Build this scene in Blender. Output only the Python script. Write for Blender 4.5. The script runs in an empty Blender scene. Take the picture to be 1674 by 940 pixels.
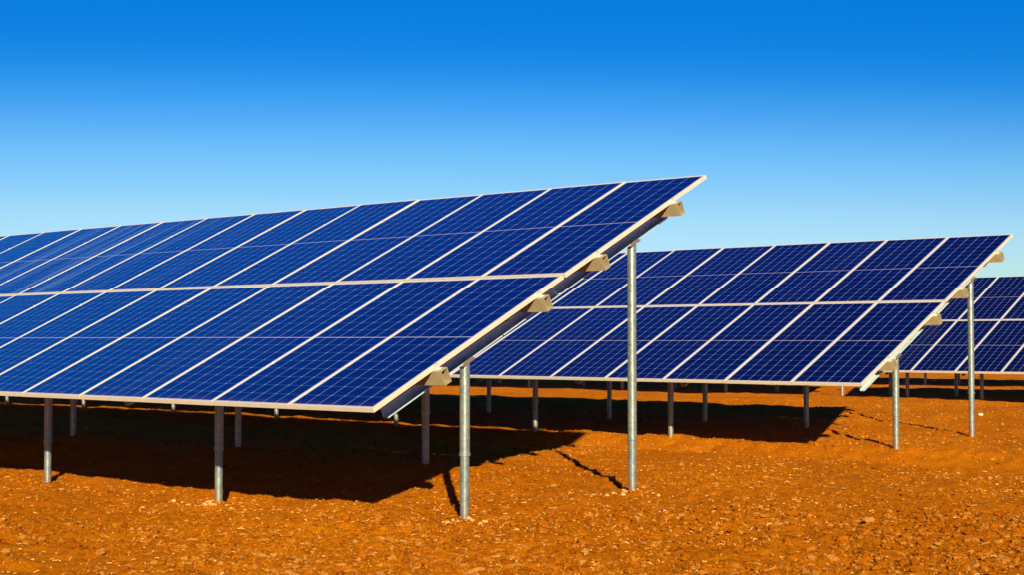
import bpy, math, random
import numpy as np
from mathutils import Matrix, Vector, Euler

random.seed(7)
rng = np.random.default_rng(7)
scene = bpy.context.scene
col = scene.collection
R = math.radians

# ------------------------------------------------------------------ camera
YAW, PITCH, FOC = -0.7225, 0.0350, 2.479
CAM = Vector((8.572, -8.096, 0.526))
fwd = Vector((math.sin(YAW)*math.cos(PITCH), math.cos(YAW)*math.cos(PITCH), math.sin(PITCH)))
right = Vector((math.cos(YAW), -math.sin(YAW), 0))
up = right.cross(fwd)
cam_d = bpy.data.cameras.new('camera')
cam = bpy.data.objects.new('camera', cam_d)
col.objects.link(cam)
M = Matrix.Identity(4)
for i in range(3):
    M[i][0], M[i][1], M[i][2], M[i][3] = right[i], up[i], -fwd[i], CAM[i]
cam.matrix_world = M
cam_d.sensor_width = 36
cam_d.lens = FOC*1000/1674*36
cam_d.clip_start = 0.1
cam_d.clip_end = 20000
scene.camera = cam

# ------------------------------------------------------------------ light
SUN = Vector((1.70, -1.60, 0.85)).normalized()
elev = math.asin(SUN.z)
azim = math.atan2(SUN.x, SUN.y)
sd = bpy.data.lights.new('sun', 'SUN')
sd.energy = 5.0
sd.angle = R(0.5)
sd.color = (1.0, 0.87, 0.62)
so = bpy.data.objects.new('sun', sd)
so.rotation_euler = SUN.to_track_quat('Z', 'Y').to_euler()
so.location = (10, -10, 12)
col.objects.link(so)

world = bpy.data.worlds.new('World')
scene.world = world
world.use_nodes = True
wt = world.node_tree
wt.nodes.clear()
sky = wt.nodes.new('ShaderNodeTexSky')
sky.sky_type = 'NISHITA'
sky.sun_disc = False
sky.sun_elevation = elev
sky.sun_rotation = azim
sky.air_density = 1.0
sky.dust_density = 0.0
sky.ozone_density = 3.0
sc = wt.nodes.new('ShaderNodeVectorMath'); sc.operation = 'SCALE'
sc.inputs['Scale'].default_value = 0.06
crv = wt.nodes.new('ShaderNodeRGBCurve')
EXPOSURE = 1.38
SKYC = (((.10, 0), (.16, .003), (.173, .005), (.189, .012), (.208, .036), (.233, .09), (.26, .155), (.296, .24), (.38, .42), (.484, .52), (1, .55)),
        ((.05, .004), (.08, .020), (.10, .045), (.138, .125), (.20, .175), (.28, .205), (.30, .225), (.323, .26), (.349, .33), (.381, .42), (.413, .52),
         (.453, .61), (.527, .76), (.589, .82), (1, .84)),
        ((.10, .05), (.125, .13), (.16, .28), (.20, .46), (.25, .64), (.34, .70), (.433, .735), (.451, .77), (.471, .81), (.491, .87), (.511, .93),
         (.54, .97), (1, .98)))
crv.mapping.use_clip = False
for ch in range(3):
    c = crv.mapping.curves[ch]
    while len(c.points) > 2: c.points.remove(c.points[1])
    c.points[0].location = (0, 0); c.points[1].location = SKYC[ch][-1]
    for p in SKYC[ch][:-1]: c.points.new(*p)
crv.mapping.update()
sc2 = wt.nodes.new('ShaderNodeVectorMath'); sc2.operation = 'SCALE'
sc2.inputs['Scale'].default_value = 10.0/2**EXPOSURE
bg = wt.nodes.new('ShaderNodeBackground')
bg.inputs['Strength'].default_value = 0.1
wo = wt.nodes.new('ShaderNodeOutputWorld')
wt.links.new(sky.outputs[0], sc.inputs[0])
wt.links.new(sc.outputs[0], crv.inputs['Color'])
wt.links.new(crv.outputs[0], sc2.inputs[0])
wt.links.new(sc2.outputs[0], bg.inputs['Color'])
wt.links.new(bg.outputs[0], wo.inputs[0])

scene.view_settings.view_transform = 'Standard'
scene.view_settings.look = 'None'
scene.view_settings.exposure = EXPOSURE
scene.view_settings.gamma = 1.0
scene.view_settings.use_curve_mapping = False

# ------------------------------------------------------------------ node helpers
class NT:
    def __init__(self, name):
        self.m = bpy.data.materials.new(name)
        self.m.use_nodes = True
        self.t = self.m.node_tree
        self.b = self.t.nodes['Principled BSDF']
    def n(self, kind, **kw):
        x = self.t.nodes.new('ShaderNode' + kind)
        for k, v in kw.items():
            setattr(x, k, v)
        return x
    def l(self, a, b):
        self.t.links.new(a, b)
    def math(self, op, a, b=None, clamp=False):
        x = self.n('Math', operation=op, use_clamp=clamp)
        for i, v in enumerate((a, b)):
            if v is None: continue
            if isinstance(v, (int, float)): x.inputs[i].default_value = v
            else: self.l(v, x.inputs[i])
        return x.outputs[0]
    def mix(self, f, a, b):
        x = self.n('Mix', data_type='RGBA')
        for s, v in ((x.inputs[0], f), (x.inputs[6], a), (x.inputs[7], b)):
            if isinstance(v, (int, float)): s.default_value = v
            elif isinstance(v, tuple): s.default_value = (*v, 1)
            else: self.l(v, s)
        return x.outputs[2]
    def ramp(self, f, lo, hi):
        x = self.n('MapRange', clamp=True)
        x.inputs['From Min'].default_value = lo
        x.inputs['From Max'].default_value = hi
        self.l(f, x.inputs['Value'])
        return x.outputs[0]
    def noise(self, vec, scale, detail=3, rough=0.55):
        x = self.n('TexNoise')
        x.inputs['Scale'].default_value = scale
        x.inputs['Detail'].default_value = detail
        x.inputs['Roughness'].default_value = rough
        if vec is not None: self.l(vec, x.inputs['Vector'])
        return x.outputs['Fac']
    def set(self, **kw):
        for k, v in kw.items():
            s = self.b.inputs[k.replace('_', ' ')]
            if isinstance(v, tuple): s.default_value = (*v, 1)
            elif isinstance(v, (int, float)): s.default_value = v
            else: self.l(v, s)

# ------------------------------------------------------------------ materials
PW = 1.005          # panel width
GAP = 0.007
PX = PW + GAP
NC, NR = 6, 8     # cells across, cells in each half of a panel
LIP = 0.0065

def cell_material():
    a = NT('solar_cells')
    uv = a.n('UVMap')
    sep = a.n('SeparateXYZ')
    a.l(uv.outputs[0], sep.inputs[0])
    u, v = sep.outputs[0], sep.outputs[1]       # u in cells across 0..6 ; v in cells along 0..16 , outside = margin
    def line(coord, half_w):                     # 1 near an integer
        f = a.math('FRACT', a.math('ADD', coord, 0.5))
        d = a.math('ABSOLUTE', a.math('SUBTRACT', f, 0.5))
        return d, a.math('LESS_THAN', d, half_w)
    du, lu = line(u, 0.015)
    dv, lv = line(v, 0.018)
    # small clipped corners where four cells meet: every second row reads brighter
    dia = a.math('LESS_THAN', a.math('ADD', du, dv), 0.052)
    # wide gap in the middle of the panel
    mid = a.math('LESS_THAN', a.math('ABSOLUTE', a.math('SUBTRACT', v, NR)), 0.045)
    # outer white margin
    m1 = a.math('LESS_THAN', u, 0.0)
    m2 = a.math('GREATER_THAN', u, float(NC))
    m3 = a.math('LESS_THAN', v, 0.0)
    m4 = a.math('GREATER_THAN', v, float(2*NR))
    edge = a.math('MAXIMUM', a.math('MAXIMUM', m1, m2), a.math('MAXIMUM', m3, m4))
    # fine busbars running along the panel
    bu, bl = line(a.math('MULTIPLY', u, 5.0), 0.02)
    # colour of the silicon: crystalline streaks, panel to panel variation
    inf = a.n('ObjectInfo')
    tc = a.n('TexCoord')
    mp = a.n('Mapping')
    mp.inputs['Scale'].default_value = (1.0, 0.35, 1.0)
    a.l(tc.outputs['Object'], mp.inputs['Vector'])
    off = a.n('VectorMath', operation='ADD')
    comb = a.n('CombineXYZ')
    a.l(a.math('MULTIPLY', inf.outputs['Random'], 37.0), comb.inputs[0])
    a.l(a.math('MULTIPLY', inf.outputs['Random'], 91.0), comb.inputs[2])
    a.l(mp.outputs[0], off.inputs[0]); a.l(comb.outputs[0], off.inputs[1])
    grain = a.noise(off.outputs[0], 26, 4, 0.7)
    cellid = a.n('CombineXYZ')
    a.l(a.math('FLOOR', u), cellid.inputs[0]); a.l(a.math('FLOOR', v), cellid.inputs[1])
    a.l(a.math('MULTIPLY', inf.outputs['Random'], 50.0), cellid.inputs[2])
    wn = a.n('TexWhiteNoise', noise_dimensions='3D')
    a.l(cellid.outputs[0], wn.inputs['Vector'])
    tone = a.math('ADD', a.math('MULTIPLY', a.ramp(grain, .3, .7), 0.45),
                  a.math('ADD', a.math('MULTIPLY', wn.outputs[0], 0.3), a.math('MULTIPLY', inf.outputs['Random'], 0.40)))
    c = a.mix(tone, (0.0001, 0.0004, 0.0075), (0.0003, 0.0013, 0.027))
    c = a.mix(a.math('MULTIPLY', bl, 0.02), c, (0.2, 0.3, 0.6))
    c = a.mix(a.math('MULTIPLY', lv, 0.20), c, (0.16, 0.34, 0.60))
    c = a.mix(a.math('MULTIPLY', lu, 0.66), c, (0.37, 0.37, 0.52))
    c = a.mix(a.math('MULTIPLY', dia, 0.55), c, (0.50, 0.48, 0.56))
    c = a.mix(a.math('MULTIPLY', mid, 0.62), c, (0.42, 0.39, 0.46))
    c = a.mix(a.math('MULTIPLY', edge, 0.9), c, (0.40, 0.40, 0.45))
    # dust film: long soft smears down the slope on some panels
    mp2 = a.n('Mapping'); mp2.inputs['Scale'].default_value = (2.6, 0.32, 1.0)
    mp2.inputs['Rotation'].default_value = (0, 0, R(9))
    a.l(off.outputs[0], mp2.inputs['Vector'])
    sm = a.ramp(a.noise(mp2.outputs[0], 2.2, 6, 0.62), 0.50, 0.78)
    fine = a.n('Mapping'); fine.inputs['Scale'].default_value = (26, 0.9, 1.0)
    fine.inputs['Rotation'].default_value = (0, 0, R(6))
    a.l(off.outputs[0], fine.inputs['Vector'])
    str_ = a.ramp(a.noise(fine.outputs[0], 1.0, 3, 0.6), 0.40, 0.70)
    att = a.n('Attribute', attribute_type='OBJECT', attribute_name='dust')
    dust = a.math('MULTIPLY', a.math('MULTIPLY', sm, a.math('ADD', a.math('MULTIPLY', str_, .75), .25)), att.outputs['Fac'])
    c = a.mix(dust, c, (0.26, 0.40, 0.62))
    # thin film of red dust that collects along the bottom edge
    lowe = a.math('MULTIPLY', a.ramp(v, 0.55, -0.1), a.ramp(a.noise(off.outputs[0], 7, 4), .42, .7))
    c = a.mix(a.math('MULTIPLY', lowe, .10), c, (0.34, 0.17, 0.06))
    a.set(Base_Color=c, Roughness=0.30, IOR=1.5, Specular_IOR_Level=0.2)
    a.set(Coat_Weight=1.0, Coat_Roughness=0.03, Coat_IOR=1.95)
    return a.m

def metal(name, c1, c2, rough, metallic, scale=9.0, splash=False):
    a = NT(name)
    tc = a.n('TexCoord')
    f = a.noise(tc.outputs['Object'], scale, 5, 0.65)
    c = a.mix(a.ramp(f, .38, .62), c1, c2)
    if splash:      # soil splashed up the foot of the post
        sp = a.n('SeparateXYZ'); a.l(tc.outputs['Object'], sp.inputs[0])
        k = a.math('MULTIPLY', a.ramp(sp.outputs[2], 0.22, 0.0), a.ramp(a.noise(tc.outputs['Object'], 38, 4, .7), .40, .60))
        c = a.mix(a.math('MULTIPLY', k, .7), c, (0.34, 0.13, 0.03))
    a.set(Base_Color=c, Metallic=metallic)
    r = a.n('MapRange')
    r.inputs['To Min'].default_value = rough-0.08
    r.inputs['To Max'].default_value = rough+0.10
    a.l(a.noise(tc.outputs['Object'], scale*2.7, 3), r.inputs['Value'])
    a.set(Roughness=r.outputs[0])
    return a.m

def simple(name, c, rough=0.6):
    a = NT(name)
    tc = a.n('TexCoord')
    f = a.noise(tc.outputs['Object'], 14, 3)
    a.set(Base_Color=a.mix(f, tuple(x*0.85 for x in c), tuple(min(1, x*1.12) for x in c)), Roughness=rough)
    return a.m

M_CELL = cell_material()
M_BACK = simple('white_backsheet', (0.45, 0.45, 0.43), 0.6)
M_FRAME = metal('anodised_aluminium', (0.49, 0.445, 0.315), (0.54, 0.49, 0.355), 0.42, 0.30)
M_GALV = metal('galvanised_steel', (0.150, 0.185, 0.165), (0.245, 0.275, 0.240), 0.33, 0.60, 21, True)
M_PURL = metal('purlin_steel', (0.33, 0.27, 0.14), (0.39, 0.32, 0.18), 0.42, 0.45)
M_RAFT = metal('rafter_steel', (0.34, 0.44, 0.43), (0.42, 0.51, 0.49), 0.40, 0.25)
M_CLAMP = metal('clamp_aluminium', (0.52, 0.50, 0.46), (0.62, 0.60, 0.56), 0.35, 0.5)

M_CABLE = simple('cable_sheath', (0.015, 0.015, 0.016), 0.5)
def soil_material(name, clods=False):
    a = NT(name)
    geo = a.n('NewGeometry')
    pos = geo.outputs['Position']
    n1 = a.noise(pos, 0.35, 4, 0.6)
    n2 = a.noise(pos, 2.6, 5, 0.65)
    n3 = a.noise(pos, 22, 4, 0.7)
    c = a.mix(a.ramp(n1, .35, .65), (0.43, 0.115, 0.0012), (0.54, 0.156, 0.0020))
    c = a.mix(a.math('MULTIPLY', a.ramp(n2, .42, .72), .55), c, (0.31, 0.074, 0.0012))
    c = a.mix(a.math('MULTIPLY', a.ramp(n3, .48, .75), .45), c, (0.56, 0.205, 0.004))
    if clods:
        isl = geo.outputs['Random Per Island']
        c = a.mix(a.math('MULTIPLY', a.ramp(isl, .0, .5), 1.0), a.mix(.7, c, (0.21, 0.045, 0.003)), c)
        c = a.mix(a.math('MULTIPLY', a.ramp(isl, .62, 1.0), .6), c, (0.64, 0.31, 0.065))
    a.set(Base_Color=c, Roughness=0.95, Specular_IOR_Level=0.02)
    bump = a.n('Bump')
    bump.inputs['Strength'].default_value = 1.0
    bump.inputs['Distance'].default_value = 0.05
    h = a.math('ADD', a.math('MULTIPLY', a.noise(pos, 24, 6, 0.8), 1.0), a.math('MULTIPLY', a.noise(pos, 75, 4, 0.75), 0.7))
    a.l(h, bump.inputs['Height'])
    a.l(bump.outputs[0], a.b.inputs['Normal'])
    return a.m
M_SOIL = soil_material('orange_soil')
M_CLOD = soil_material('soil_clod', True)

def straw_material():
    a = NT('dry_straw')
    geo = a.n('NewGeometry')
    c = a.mix(geo.outputs['Random Per Island'], (0.52, 0.22, 0.02), (0.60, 0.38, 0.11))
    a.set(Base_Color=c, Roughness=0.8)
    return a.m
M_STRAW = straw_material()
M_STONE = simple('pale_stone', (0.46, 0.38, 0.26), 0.85)
M_CRUMB = simple('pale_crumbs', (0.48, 0.22, 0.055), 0.95)

# ------------------------------------------------------------------ mesh helpers
class MB:
    def __init__(self):
        self.v, self.f, self.mi, self.sm = [], [], [], []
    def add(self, verts, faces, mi=0, smooth=False):
        o = len(self.v)
        self.v += [tuple(p) for p in verts]
        self.f += [tuple(i+o for i in q) for q in faces]
        self.mi += [mi]*len(faces)
        self.sm += [smooth]*len(faces)
    def box(self, a, b, mi=0):
        x0, y0, z0 = a; x1, y1, z1 = b
        v = [(x0,y0,z0),(x1,y0,z0),(x1,y1,z0),(x0,y1,z0),(x0,y0,z1),(x1,y0,z1),(x1,y1,z1),(x0,y1,z1)]
        self.add(v, [(0,3,2,1),(4,5,6,7),(0,1,5,4),(1,2,6,5),(2,3,7,6),(3,0,4,7)], mi)
    def extrude(self, prof, a, b, mi=0, cap=True):
        # closed profile of (y,z) points counter-clockwise seen from +x, swept from x=a to x=b
        n = len(prof)
        v = [(a, p[0], p[1]) for p in prof] + [(b, p[0], p[1]) for p in prof]
        f = [(i, (i+1) % n, n+(i+1) % n, n+i) for i in range(n)]
        self.add(v, f, mi)
        return
    def tube(self, r, z0, z1, seg=28, cap_top=True, cx=0, cy=0, slope=0.0, mi=0):
        v, f = [], []
        for z in (z0, z1):
            for k in range(seg):
                t = 2*math.pi*k/seg
                x, y = r*math.cos(t), r*math.sin(t)
                v.append((cx+x, cy+y, z + (slope*y if z == z1 else 0)))
        f = [(k, (k+1) % seg, seg+(k+1) % seg, seg+k) for k in range(seg)]
        self.add(v, f, mi, True)
        if cap_top:
            self.add(v[seg:], [tuple(range(seg))], mi)
            self.add(v[:seg], [tuple(reversed(range(seg)))], mi)
    def mesh(self, name, mats):
        me = bpy.data.meshes.new(name)
        me.from_pydata(self.v, [], self.f)
        for m in mats: me.materials.append(m)
        me.polygons.foreach_set('material_index', self.mi)
        me.polygons.foreach_set('use_smooth', self.sm)
        me.update()
        return me

def link(name, me, parent=None, loc=None, rot=None, mat=None):
    o = bpy.data.objects.new(name, me)
    col.objects.link(o)
    if parent is not None: o.parent = parent
    if mat is not None: o.matrix_local = mat
    else:
        if loc is not None: o.location = loc
        if rot is not None: o.rotation_euler = rot
    return o

def tag(o, label=None, cat=None, group=None, kind=None):
    if label: o['label'] = label
    if cat: o['category'] = cat
    if group: o['group'] = group
    if kind: o['kind'] = kind
    return o

# ------------------------------------------------------------------ terrain
def vnoise(x, y, seed):
    """smooth value noise, numpy"""
    xi, yi = np.floor(x).astype(np.int64), np.floor(y).astype(np.int64)
    xf, yf = x-xi, y-yi
    def h(a, b):
        n = (a*374761393 + b*668265263 + seed*974634777) & 0xffffffff
        n = ((n ^ (n >> 13))*1274126177) & 0xffffffff
        return ((n ^ (n >> 16)) & 0xffff)/65535.0
    sx, sy = xf*xf*(3-2*xf), yf*yf*(3-2*yf)
    a = h(xi, yi)*(1-sx)+h(xi+1, yi)*sx
    b = h(xi, yi+1)*(1-sx)+h(xi+1, yi+1)*sx
    return a*(1-sy)+b*sy - 0.5

KEY_Y = [-400, -8, 0.0, 1.4, 3.7, 7.0, 8.8, 9.8, 10.4, 12.7, 23.5, 40, 60, 5000]
KEY_Z = [-1.05, -1.05, -1.04, -1.03, -0.925, -0.97, -1.04, -1.07, -0.91, -0.84, -0.78, -0.90, -0.9, -0.9]  # low point between the first rows added so the first array's shadow reaches further
LEVELS = []          # post-foot heights, plus front-left hollows added to shift the shadow edge; filled in below
def ground_base(x, y):
    z = np.interp(y, KEY_Y, KEY_Z)
    z = z + 0.05*vnoise(x*0.22+9, y*0.22, 3)
    for px, py, dz in LEVELS:
        z = z + dz*np.exp(-((x-px)**2+(y-py)**2)/(2*0.75**2))
    return z
POST_XY = [(-.29, 1.36), (-.29, 3.75), (-3.65, 1.36), (-3.1, 3.75), (-6.76, 1.36), (-6.34, 3.75), (-9.98, 3.75),
           (-.895, 10.33), (-.935, 12.71), (-4.52, 10.33), (-3.64, 12.71), (-7.15, 10.33), (-5.53, 12.71)]
def ground_fine(x, y, amp=1.0):
    r = np.hypot(x-CAM.x, y-CAM.y)
    f1 = np.clip(1.6-r/60, 0, 1)
    f2 = np.clip(1.5-r/26, 0, 1)
    z = 0.055*vnoise(x*1.3, y*1.3, 11)*f1
    z = z + 0.040*vnoise(x*4.1+3, y*4.1, 12)*f1
    z = z + 0.034*vnoise(x*10.3, y*10.3+5, 13)*f2*1.2
    n = vnoise(x*21.0, y*21.0, 14)
    z = z + 0.030*np.abs(n)*f2
    rough = np.clip(vnoise(x*0.7+5, y*0.7, 17)*1.6+0.75, 0.15, 1)*f2
    f3 = np.clip(1.6-r/14, 0, 1)
    z = z - 0.075*rough*np.abs(vnoise(x*13.0, y*13.0, 15))*(0.45+0.75*f3)
    z = z - 0.050*np.clip(np.abs(vnoise(x*31.0, y*31.0, 16))-.18, 0, 1)*f3*rough
    for px, py in POST_XY:      # earth pushed up where the posts were driven
        d2 = (x-px)**2+(y-py)**2
        z = z + (0.034 + 0.05*vnoise(x*16, y*16, 19))*np.exp(-d2/0.030)
    return z*amp
def ground_z(x, y):
    x = np.asarray(x, float); y = np.asarray(y, float)
    return ground_base(x, y) + ground_fine(x, y)

for px, py, tz in ((-.29, 1.36, -1.03), (-3.65, 1.30, -1.135), (-6.76, 1.30, -1.12), (-9.3, 1.9, -1.13), (-5.2, 1.7, -1.10), (-.29, 3.75, -0.97), (-3.1, 3.75, -0.865), (-6.34, 3.75, -0.83),
                   (-10.0, 3.75, -0.80), (-.9, 10.3, -0.93), (-4.5, 10.3, -0.93)):
    LEVELS.append((px, py, tz-float(ground_base(np.array([px]), np.array([py]))[0])))

def np_mesh(name, verts, faces, mats, smooth=False, k=4):
    me = bpy.data.meshes.new(name)
    me.vertices.add(len(verts)); me.vertices.foreach_set('co', verts.astype(np.float32).ravel())
    nf = len(faces)
    me.loops.add(nf*k); me.loops.foreach_set('vertex_index', faces.astype(np.int32).ravel())
    me.polygons.add(nf)
    me.polygons.foreach_set('loop_start', np.arange(0, nf*k, k, dtype=np.int32))
    me.polygons.foreach_set('use_smooth', np.full(nf, smooth, dtype=bool))
    for m in mats: me.materials.append(m)
    me.update(calc_edges=True)
    me.validate()
    return me

# polar sheet about the viewpoint: fine where it is near, coarse out to the horizon
th = np.concatenate([np.linspace(-math.pi, -0.50, 60, endpoint=False), np.arange(-0.50, 0.50, 0.0017),
                     np.linspace(0.50, math.pi, 60, endpoint=False)])
rad = np.concatenate([[0.3, 1.0, 2.0, 4.0, 5.5, 7.0], np.exp(np.arange(math.log(8.2), math.log(60), 0.0030)),
                      np.geomspace(62, 6000, 40)])
TT, RR = np.meshgrid(th, rad)
X = CAM.x + RR*np.sin(YAW+TT); Y = CAM.y + RR*np.cos(YAW+TT)
Z = ground_z(X, Y)
verts = np.stack([X.ravel(), Y.ravel(), Z.ravel()], 1)
nt, nr = len(th), len(rad)
ii, jj = np.meshgrid(np.arange(nr-1), np.arange(nt), indexing='ij')
jn = (jj+1) % nt
faces = np.stack([ii*nt+jj, (ii+1)*nt+jj, (ii+1)*nt+jn, ii*nt+jn], -1).reshape(-1, 4)[:, ::-1]
ground = link('ground', np_mesh('ground', verts, faces, [M_SOIL], True))
tag(ground, 'bare orange soil ground with loose clods and dry litter', 'ground', kind='structure')

# ------------------------------------------------------------------ litter on the ground
def scatter_points(n, k0, k1, power=1.0, half=0.40):
    """points in a wide wedge in front of the viewpoint; density falls with distance"""
    u = rng.random(n)
    k = k0*(k1/k0)**(u**power)
    t = (rng.random(n)*2-1)*half
    return CAM.x + k*np.sin(YAW+t), CAM.y + k*np.cos(YAW+t)

def ico():
    p = (1+5**.5)/2
    v = np.array([(-1,p,0),(1,p,0),(-1,-p,0),(1,-p,0),(0,-1,p),(0,1,p),(0,-1,-p),(0,1,-p),(p,0,-1),(p,0,1),(-p,0,-1),(-p,0,1)], float)
    v /= np.linalg.norm(v[0])
    f = np.array([(0,11,5),(0,5,1),(0,1,7),(0,7,10),(0,10,11),(1,5,9),(5,11,4),(11,10,2),(10,7,6),(7,1,8),
                  (3,9,4),(3,4,2),(3,2,6),(3,6,8),(3,8,9),(4,9,5),(2,4,11),(6,2,10),(8,6,7),(9,8,1)])
    return v, f
IV, IF = ico()
def clod_mesh(name, n, sizes, mat, k0, k1, flat=0.65, sink=0.25, half=0.40):
    x, y = scatter_points(n, k0, k1, half=half)
    # patchy: keep more where a low frequency noise is high
    keep = (vnoise(x*0.9, y*0.9, 21)+vnoise(x*2.7, y*2.7, 22)*.7 + 0.75*rng.random(n)) > 0.12
    x, y = x[keep], y[keep]; n = len(x)
    s = sizes(n)
    z = ground_z(x, y)
    jit = 1 + 0.35*(rng.random((n, 12, 3))*2-1)
    sc = np.stack([s*(.7+.8*rng.random(n)), s*(.7+.8*rng.random(n)), s*flat*(.7+.6*rng.random(n))], 1)
    v = IV[None]*jit*sc[:, None, :]
    a = rng.random(n)*2*math.pi
    ca, sa = np.cos(a)[:, None], np.sin(a)[:, None]
    vx, vy = v[..., 0]*ca-v[..., 1]*sa, v[..., 0]*sa+v[..., 1]*ca
    v = np.stack([vx+x[:, None], vy+y[:, None], v[..., 2]+(z+sc[:, 2]*(1-2*sink))[:, None]*1.0], -1)
    f = IF[None]+(np.arange(n)*12)[:, None, None]
    return np_mesh(name, v.reshape(-1, 3), f.reshape(-1, 3), [mat], False, 3)
lognorm = lambda med, sg, lo, hi: (lambda n: np.clip(med*np.exp(sg*rng.standard_normal(n)), lo, hi))
c1 = link('soil_clods', clod_mesh('soil_clods', 150000, lognorm(0.0062, .55, .003, .028), M_CLOD, 8.6, 34))
tag(c1, 'small crumbly orange clods strewn over the bare soil', 'soil clods', kind='stuff')

def straw_mesh(name, n):
    x, y = scatter_points(n, 8.8, 30)
    keep = (vnoise(x*0.8+40, y*0.8, 31) + 0.6*rng.random(n)) > 0.22
    x, y = x[keep], y[keep]; n = len(x)
    L = np.clip(0.020*np.exp(.55*rng.standard_normal(n)), .008, .10)
    w = 0.0012+0.0016*rng.random(n)
    a = rng.random(n)*2*math.pi
    lift = 0.003+0.006*rng.random(n)
    bend = (rng.random(n)-.5)*0.5
    segs = 4
    vs, fs = [], []
    for k in range(segs+1):
        t = k/segs-0.5
        ang = a+bend*t*2
        px = x+L*t*np.cos(ang); py = y+L*t*np.sin(ang)
        pz = ground_z(px, py)+lift*(1-2.2*t*t)
        nx, ny = -np.sin(ang)*w, np.cos(ang)*w
        vs.append(np.stack([px-nx, py-ny, pz], 1)); vs.append(np.stack([px, py, pz+w*1.6], 1)); vs.append(np.stack([px+nx, py+ny, pz], 1))
    V = np.stack(vs, 1)              # n, (segs+1)*3, 3
    F = []
    for k in range(segs):
        b = k*3
        F += [(b, b+3, b+4, b+1), (b+1, b+4, b+5, b+2), (b+2, b+5, b+3, b)]
    F = np.array(F)[None]+(np.arange(n)*(segs+1)*3)[:, None, None]
    return np_mesh(name, V.reshape(-1, 3), F.reshape(-1, 4), [M_STRAW], False, 4)
c3 = link('soil_lumps', clod_mesh('soil_lumps', 34000, lognorm(0.0105, .5, .004, .034), M_CLOD, 8.8, 13.5, half=0.45))
tag(c3, 'coarser crumbly orange lumps crowding the nearest strip of soil', 'soil lumps', kind='stuff')
c2 = link('straw_litter', straw_mesh('straw_litter', 9000))
tag(c2, 'short bits of dry straw and stalk lying on the orange soil', 'straw litter', kind='stuff')

# ------------------------------------------------------------------ solar arrays
S_LOW, S_UP, S_GAP = 2.565, 2.475, 0.030
FD = 0.040                                   # frame depth
SPAN = S_LOW+S_UP+S_GAP
PURLINS = (0.76, 2.18, 3.09, 4.41)
P_TOP, P_BOT, P_W = FD+0.002, 0.170, 0.082
R_TOP, R_BOT = P_BOT+0.002, 0.276
R_S0, R_S1 = 0.34, 4.70
POST_S = (1.37, 4.00)

def laminate_mesh(L):
    b = MB()
    b.box((LIP, LIP, -0.008), (PW-LIP, L-LIP, -0.003), 1)
    me = b.mesh('solar_panel', [M_CELL, M_BACK])
    uvl = me.uv_layers.new(name='UVMap')
    mx, my = 0.020, 0.022
    cw = (PW-2*LIP-2*mx)/NC
    ch = (L-2*LIP-2*my)/(2*NR)
    for p in me.polygons:
        if p.normal.z > 0.9: p.material_index = 0
        for li in p.loop_indices:
            co = me.vertices[me.loops[li].vertex_index].co
            uvl.data[li].uv = ((co.x-LIP-mx)/cw, (co.y-LIP-my)/ch)
    return me
def frame_mesh(L):
    b = MB()
    o = [(0, 0), (PW, 0), (PW, L), (0, L)]
    def ring(z, inset):
        return [(x+(inset if x == 0 else -inset), y+(inset if y == 0 else -inset), z) for x, y in o]
    # top bevel, outer wall, bottom return, inner wall (mitred corners)
    rings = [ring(0, LIP), ring(0, 0.0015), ring(-0.0015, 0), ring(-FD, 0), ring(-FD, LIP)]
    v = sum(rings, [])
    f = []
    for r in range(5):
        q = (r+1) % 5
        for k in range(4):
            m = (k+1) % 4
            f.append((r*4+k, r*4+m, q*4+m, q*4+k))
    f = [tuple(reversed(t)) for t in f]
    b.add(v, f)
    return b.mesh('frame', [M_FRAME])
LAM = {'low': laminate_mesh(S_LOW), 'up': laminate_mesh(S_UP)}
FRM = {'low': frame_mesh(S_LOW), 'up': frame_mesh(S_UP)}
def clamp_mesh(end):
    b = MB()
    if end:   # L shaped end clamp standing on the purlin beside the frame
        b.box((0.0015, -0.022, -P_TOP), (0.020, 0.022, 0.003))
        b.box((-0.010, -0.022, 0.0012), (0.0015, 0.022, 0.004))
        b.box((0.020, -0.022, -P_TOP), (0.046, 0.022, -P_TOP+0.005))
        b.tube(0.006, -P_TOP+0.005, -P_TOP+0.022, 8, cx=0.033)
    else:
        b.box((-0.005, -0.020, 0.0012), (GAP+0.005, 0.020, 0.004))
        b.tube(0.005, 0.004, 0.008, 8, cx=GAP/2)
    return b.mesh('clamp', [M_CLAMP])
CL_END, CL_MID = clamp_mesh(True), clamp_mesh(False)

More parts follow.
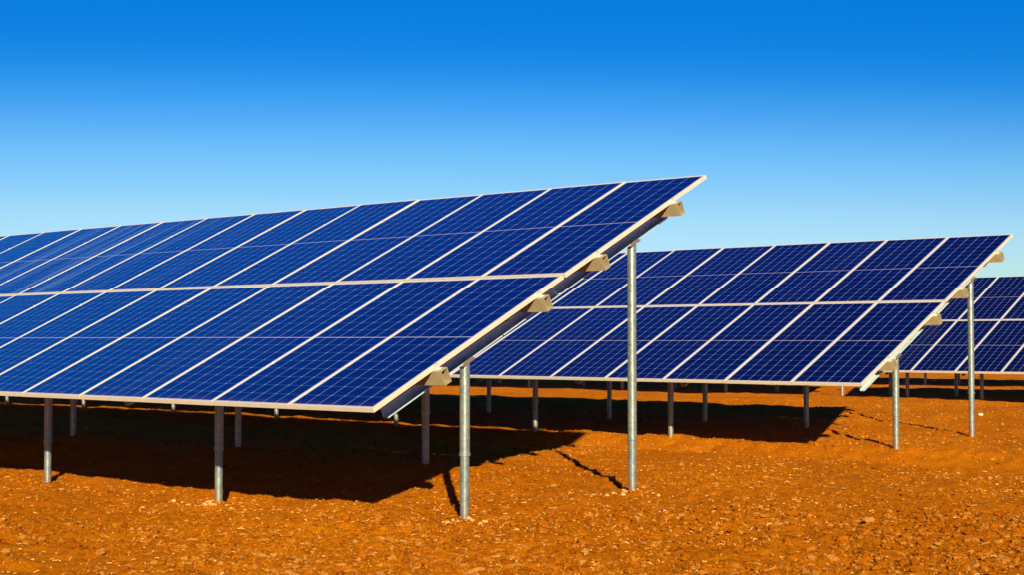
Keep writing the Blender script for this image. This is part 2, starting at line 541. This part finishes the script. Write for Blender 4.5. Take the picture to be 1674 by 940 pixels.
def purlin_mesh(length, over):
    # hollow section, open at the ends ; x from -length to +over ; y is along the slope, z normal
    b = MB()
    w, t = P_W/2, 0.006
    zt, zb = -P_TOP, -P_BOT
    outer = [(-w, zb), (w, zb), (w, zt), (-w, zt)]
    inner = [(-w+t, zb+t), (w-t, zb+t), (w-t, zt-t), (-w+t, zt-t)]
    a, c = -length-0.05, over
    n = 4
    v = [(a, *p) for p in outer]+[(c, *p) for p in outer]+[(a, *p) for p in inner]+[(c, *p) for p in inner]
    f = []
    for k in range(4):
        m = (k+1) % 4
        f.append((k, m, 4+m, 4+k))                 # outside
        f.append((8+m, 8+k, 12+k, 12+m))           # inside
        f.append((4+k, 4+m, 12+m, 12+k))           # end ring
        f.append((m, k, 8+k, 8+m))
    f = [tuple(q) for q in f]
    b.add(v, f)
    return b.mesh('purlin', [M_PURL])
def rafter_mesh(dx):
    # C channel opening to +x, running up the slope, sheared by dx from front post to rear post
    b = MB()
    t, fl, lip = 0.005, 0.062, 0.016
    zt, zb = -R_TOP, -R_BOT
    x0 = -0.055
    prof = [(x0, zb), (x0+fl, zb), (x0+fl, zb+lip), (x0+fl-t, zb+lip), (x0+fl-t, zb+t), (x0+t, zb+t),
            (x0+t, zt-t), (x0+fl-t, zt-t), (x0+fl-t, zt-lip), (x0+fl, zt-lip), (x0+fl, zt), (x0, zt)]
    n = len(prof)
    sh = lambda s: dx*(s-POST_S[0])/(POST_S[1]-POST_S[0])
    v = [(p[0]+sh(R_S0), R_S0, p[1]) for p in prof]+[(p[0]+sh(R_S1), R_S1, p[1]) for p in prof]
    f = [(i, n+i, n+(i+1) % n, (i+1) % n) for i in range(n)]
    b.add(v, f)
    # end caps as three strips of the C
    for o in (0, n):
        for q in ((0, 1, 4, 5), (1, 2, 3, 4), (0, 5, 6, 11), (6, 7, 10, 11), (7, 8, 9, 10)):
            qq = tuple(i+o for i in q)
            b.f.append(qq if o else tuple(reversed(qq))); b.mi.append(0); b.sm.append(False)
    return b.mesh('rafter', [M_RAFT])

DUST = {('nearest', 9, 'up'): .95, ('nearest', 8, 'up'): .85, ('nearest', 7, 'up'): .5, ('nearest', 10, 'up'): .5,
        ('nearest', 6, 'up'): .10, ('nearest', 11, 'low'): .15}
def build_array(name_label, x0, y0, z0, tilt, ncols, rafters, detail=True, over=0.085, extra_left=0.0):
    ct, st = math.cos(tilt), math.sin(tilt)
    base_y = y0 + 0.5*SPAN*ct
    label_key = name_label.split()[0]
    root = bpy.data.objects.new('solar_array', None)
    root.empty_display_size = 0.5
    gz = float(ground_base(np.array([x0-1.0]), np.array([base_y]))[0])
    root.location = (x0-ncols*PX/2, base_y, gz)
    col.objects.link(root)
    tag(root, name_label, 'solar array', 'ground mounted solar arrays in parallel rows')
    org = Vector((x0, y0, z0)) - Vector(root.location)
    T = Matrix.Translation(org) @ Matrix.Rotation(tilt, 4, 'X')     # local (x, s, n) -> root space
    for k in range(ncols):
        for key, s0, L, ps in (('low', 0.0, S_LOW, PURLINS[:2]), ('up', S_LOW+S_GAP, S_UP, PURLINS[2:])):
            wob = Matrix.Rotation(R(random.uniform(-.08, .08)), 4, 'X') @ Matrix.Rotation(R(random.uniform(-.12, .12)), 4, 'Y')
            p = link('solar_panel', LAM[key], root, mat=T @ Matrix.Translation((-k*PX-PW, s0, 0)) @ wob)
            p['dust'] = DUST.get((label_key, k, key), 0.008 + 0.05*random.random()**3)
            link('frame', FRM[key], p)
            if detail:
                for s in ps:
                    link('clamp', CL_END if k == 0 else CL_MID, p, loc=(PW, s-s0, 0))
    pm = purlin_mesh(ncols*PX, over)
    for i, s in enumerate(PURLINS):
        link('purlin', pm, root, mat=T @ Matrix.Translation((0, s, 0)))
    if detail:          # module leads clipped along the underside, sagging between the panels
        n = ncols*6
        b = MB(); seg = 6; ring = []
        for i in range(n+1):
            x = 0.02-i*ncols*PX/n
            sag = 0.075*math.sin(math.pi*(i % 6)/6)*(0.5+0.9*random.random()) if i % 6 else 0.0
            for q in range(seg):
                t = 2*math.pi*q/seg
                ring.append((x, 1.72+0.006*math.cos(t)+0.1*sag, -FD-0.012-sag+0.006*math.sin(t)))
        b.add(ring, [(i*seg+q, i*seg+(q+1) % seg, (i+1)*seg+(q+1) % seg, (i+1)*seg+q) for i in range(n) for q in range(seg)], 0, True)
        link('cable', b.mesh('cable', [M_CABLE]), root, mat=T)
    rm = {}
    for xf, xr in rafters:
        xa = xf if xf is not None else xr
        dx = 0.0 if (xf is None or xr is None) else xr-xf
        key = round(dx, 3)
        if key not in rm: rm[key] = rafter_mesh(dx)
        link('rafter', rm[key], root, mat=T @ Matrix.Translation((xa-x0, 0, 0)))
        for xx, s in ((xf, POST_S[0]), (xr, POST_S[1])):
            if xx is None: continue
            # point on the underside of the rafter
            pt = T @ Vector((xx-x0-0.025, s, -R_BOT))
            w = pt + Vector(root.location)
            g = float(ground_base(np.array([w.x]), np.array([w.y]))[0])
            H = w.z-g
            joint = 0.56 + 0.08*math.sin(xx*3.1+s)
            b = MB(); b.tube(0.0395, -0.35, joint, 32, True)
            po = link('post', b.mesh('post', [M_GALV]), root, loc=(pt.x, pt.y, g-root.location.z), rot=(0, 0, 0))
            b = MB(); b.tube(0.0435, joint-0.02, H-0.020, 32, True, slope=math.tan(tilt))
            link('sleeve', b.mesh('sleeve', [M_GALV]), po)
            if detail:
                b = MB(); b.tube(0.0495, joint-0.030, joint-0.004, 32, True)
                link('collar', b.mesh('collar', [M_GALV]), po)
            # saddle: tilted plate with a rounded lug gripping the rafter flange
            b = MB()
            b.box((-0.050, -0.085, -0.012), (0.052, 0.085, -0.004))
            b.box((0.040, -0.060, -0.004), (0.052, 0.060, 0.022))
            for yy in (-0.065, 0.065):
                b.tube(0.009, -0.024, -0.012, 8, cx=0.03, cy=yy)
            link('saddle', b.mesh('saddle', [M_GALV]), po, loc=(0, 0, H), rot=(tilt, 0, 0))
    return root

T1 = build_array('nearest solar array, its high right corner standing out against the blue sky',
                 0.0, 0.0, 0.0, 0.4480, 23,
                 [(-.27, -.27), (-3.63, -3.08), (-6.74, -6.32), (-10.1, -9.95), (-13.4, -13.3), (-16.7, -16.6), (-20, -20)])
T2 = build_array('second solar array, its right end rising between the tall near post and the far row',
                 -0.66, 8.95, -0.014, 0.4325, 24,
                 [(-.87, -.91), (-4.50, None), (None, -3.62), (-7.13, None), (None, -5.51), (None, -7.49), (-10.3, -10.3),
                  (-13.5, -13.5), (-16.7, -16.7), (-19.9, -19.9), (-23, -23)])
X3 = -4.603
T3 = build_array('far solar array cut by the right picture edge, behind the second array',
                 X3+6*PX, 22.13, -0.136, 0.448, 9,
                 [(X3+5.6, X3+5.6), (X3+2.6, X3+2.6), (-5.60, -5.6), (-7.36, -7.3)], detail=False)
T3b = build_array('far solar array hidden behind the second one, only posts and shadow showing',
                  X3-4.1*PX, 22.13, -0.136, 0.448, 16,
                  [(X3-4.4-3.2*k, X3-4.4-3.2*k) for k in range(5)], detail=False)
T4 = build_array('farthest solar array, glimpsed as a dark band with posts under the right hand far array',
                 -3.0, 34.5, -0.20, 0.448, 18,
                 [(-3.4-3.2*k, -3.4-3.2*k) for k in range(6)], detail=False)

# ------------------------------------------------------------------ crumbs of pale spoil round the near posts and loose stones
def heap(x, y, n, spread, elong, ang, label):
    vv, ff = [], []
    o = 0
    for k in range(n):
        r = abs(rng.standard_normal())*spread
        a = rng.random()*2*math.pi
        dx, dy = r*math.cos(a)*elong, r*math.sin(a)
        px = x+dx*math.cos(ang)-dy*math.sin(ang); py = y+dx*math.sin(ang)+dy*math.cos(ang)
        s = float(np.clip(0.0095*np.exp(.5*rng.standard_normal()), .004, .022))
        v = IV*(1+.35*(rng.random((12, 3))*2-1))*np.array([s*1.3, s*1.1, s*.75])
        z = float(ground_z(px, py))+s*.35
        vv.append(v+np.array([px, py, z])); ff.append(IF+o); o += 12
    me = np_mesh('soil_heap', np.concatenate(vv), np.concatenate(ff), [M_CRUMB], False, 3)
    me.transform(Matrix.Translation((-x, -y, -float(ground_base(x, y)))))
    ob = link('soil_heap', me, loc=(x, y, float(ground_base(x, y))))
    tag(ob, label, 'soil heap', 'pale spoil at the feet of the near posts', 'stuff')
heap(-0.27, 1.36, 70, 0.09, 2.2, 0.3, 'pale crumbs of spoil around the foot of the nearest front post')
heap(-0.27, 3.72, 70, 0.10, 2.6, 0.5, 'pale crumbs of spoil around the foot of the tall rear post')
heap(-3.70, 1.22, 80, 0.10, 3.0, -0.2, 'pale spoil streak at the foot of the half shaded front post')

def stone(x, y, s, seed, label):
    r2 = np.random.default_rng(seed)
    v = IV*(1+.25*(r2.random((12, 3))*2-1))*np.array([s*1.3, s, s*.7])
    me = np_mesh('stone', v, IF, [M_STONE], False, 3)
    ob = link('stone', me, loc=(x, y, float(ground_z(x, y))+s*.4))
    md = ob.modifiers.new('round', 'SUBSURF'); md.levels = 1; md.render_levels = 2
    tag(ob, label, 'stone')
def at_pixel(px, py, z=-0.92):
    v = fwd + right*((px-837)/(FOC*1000)) - up*((py-470)/(FOC*1000))
    k = (z-CAM.z)/v.z
    return CAM.x+k*v.x, CAM.y+k*v.y
for px, py, z, s, lab in ((1603, 686, -.84, .05, 'pale stone on the soil right of the second array rear post'),
                          (1087, 839, -.98, .022, 'long pale chip of stone on the soil right of the tall near post')):
    x, y = at_pixel(px, py, z)
    stone(x, y, s, int(px), lab)

# ------------------------------------------------------------------ render
scene.render.engine = 'CYCLES'
scene.cycles.max_bounces = 6
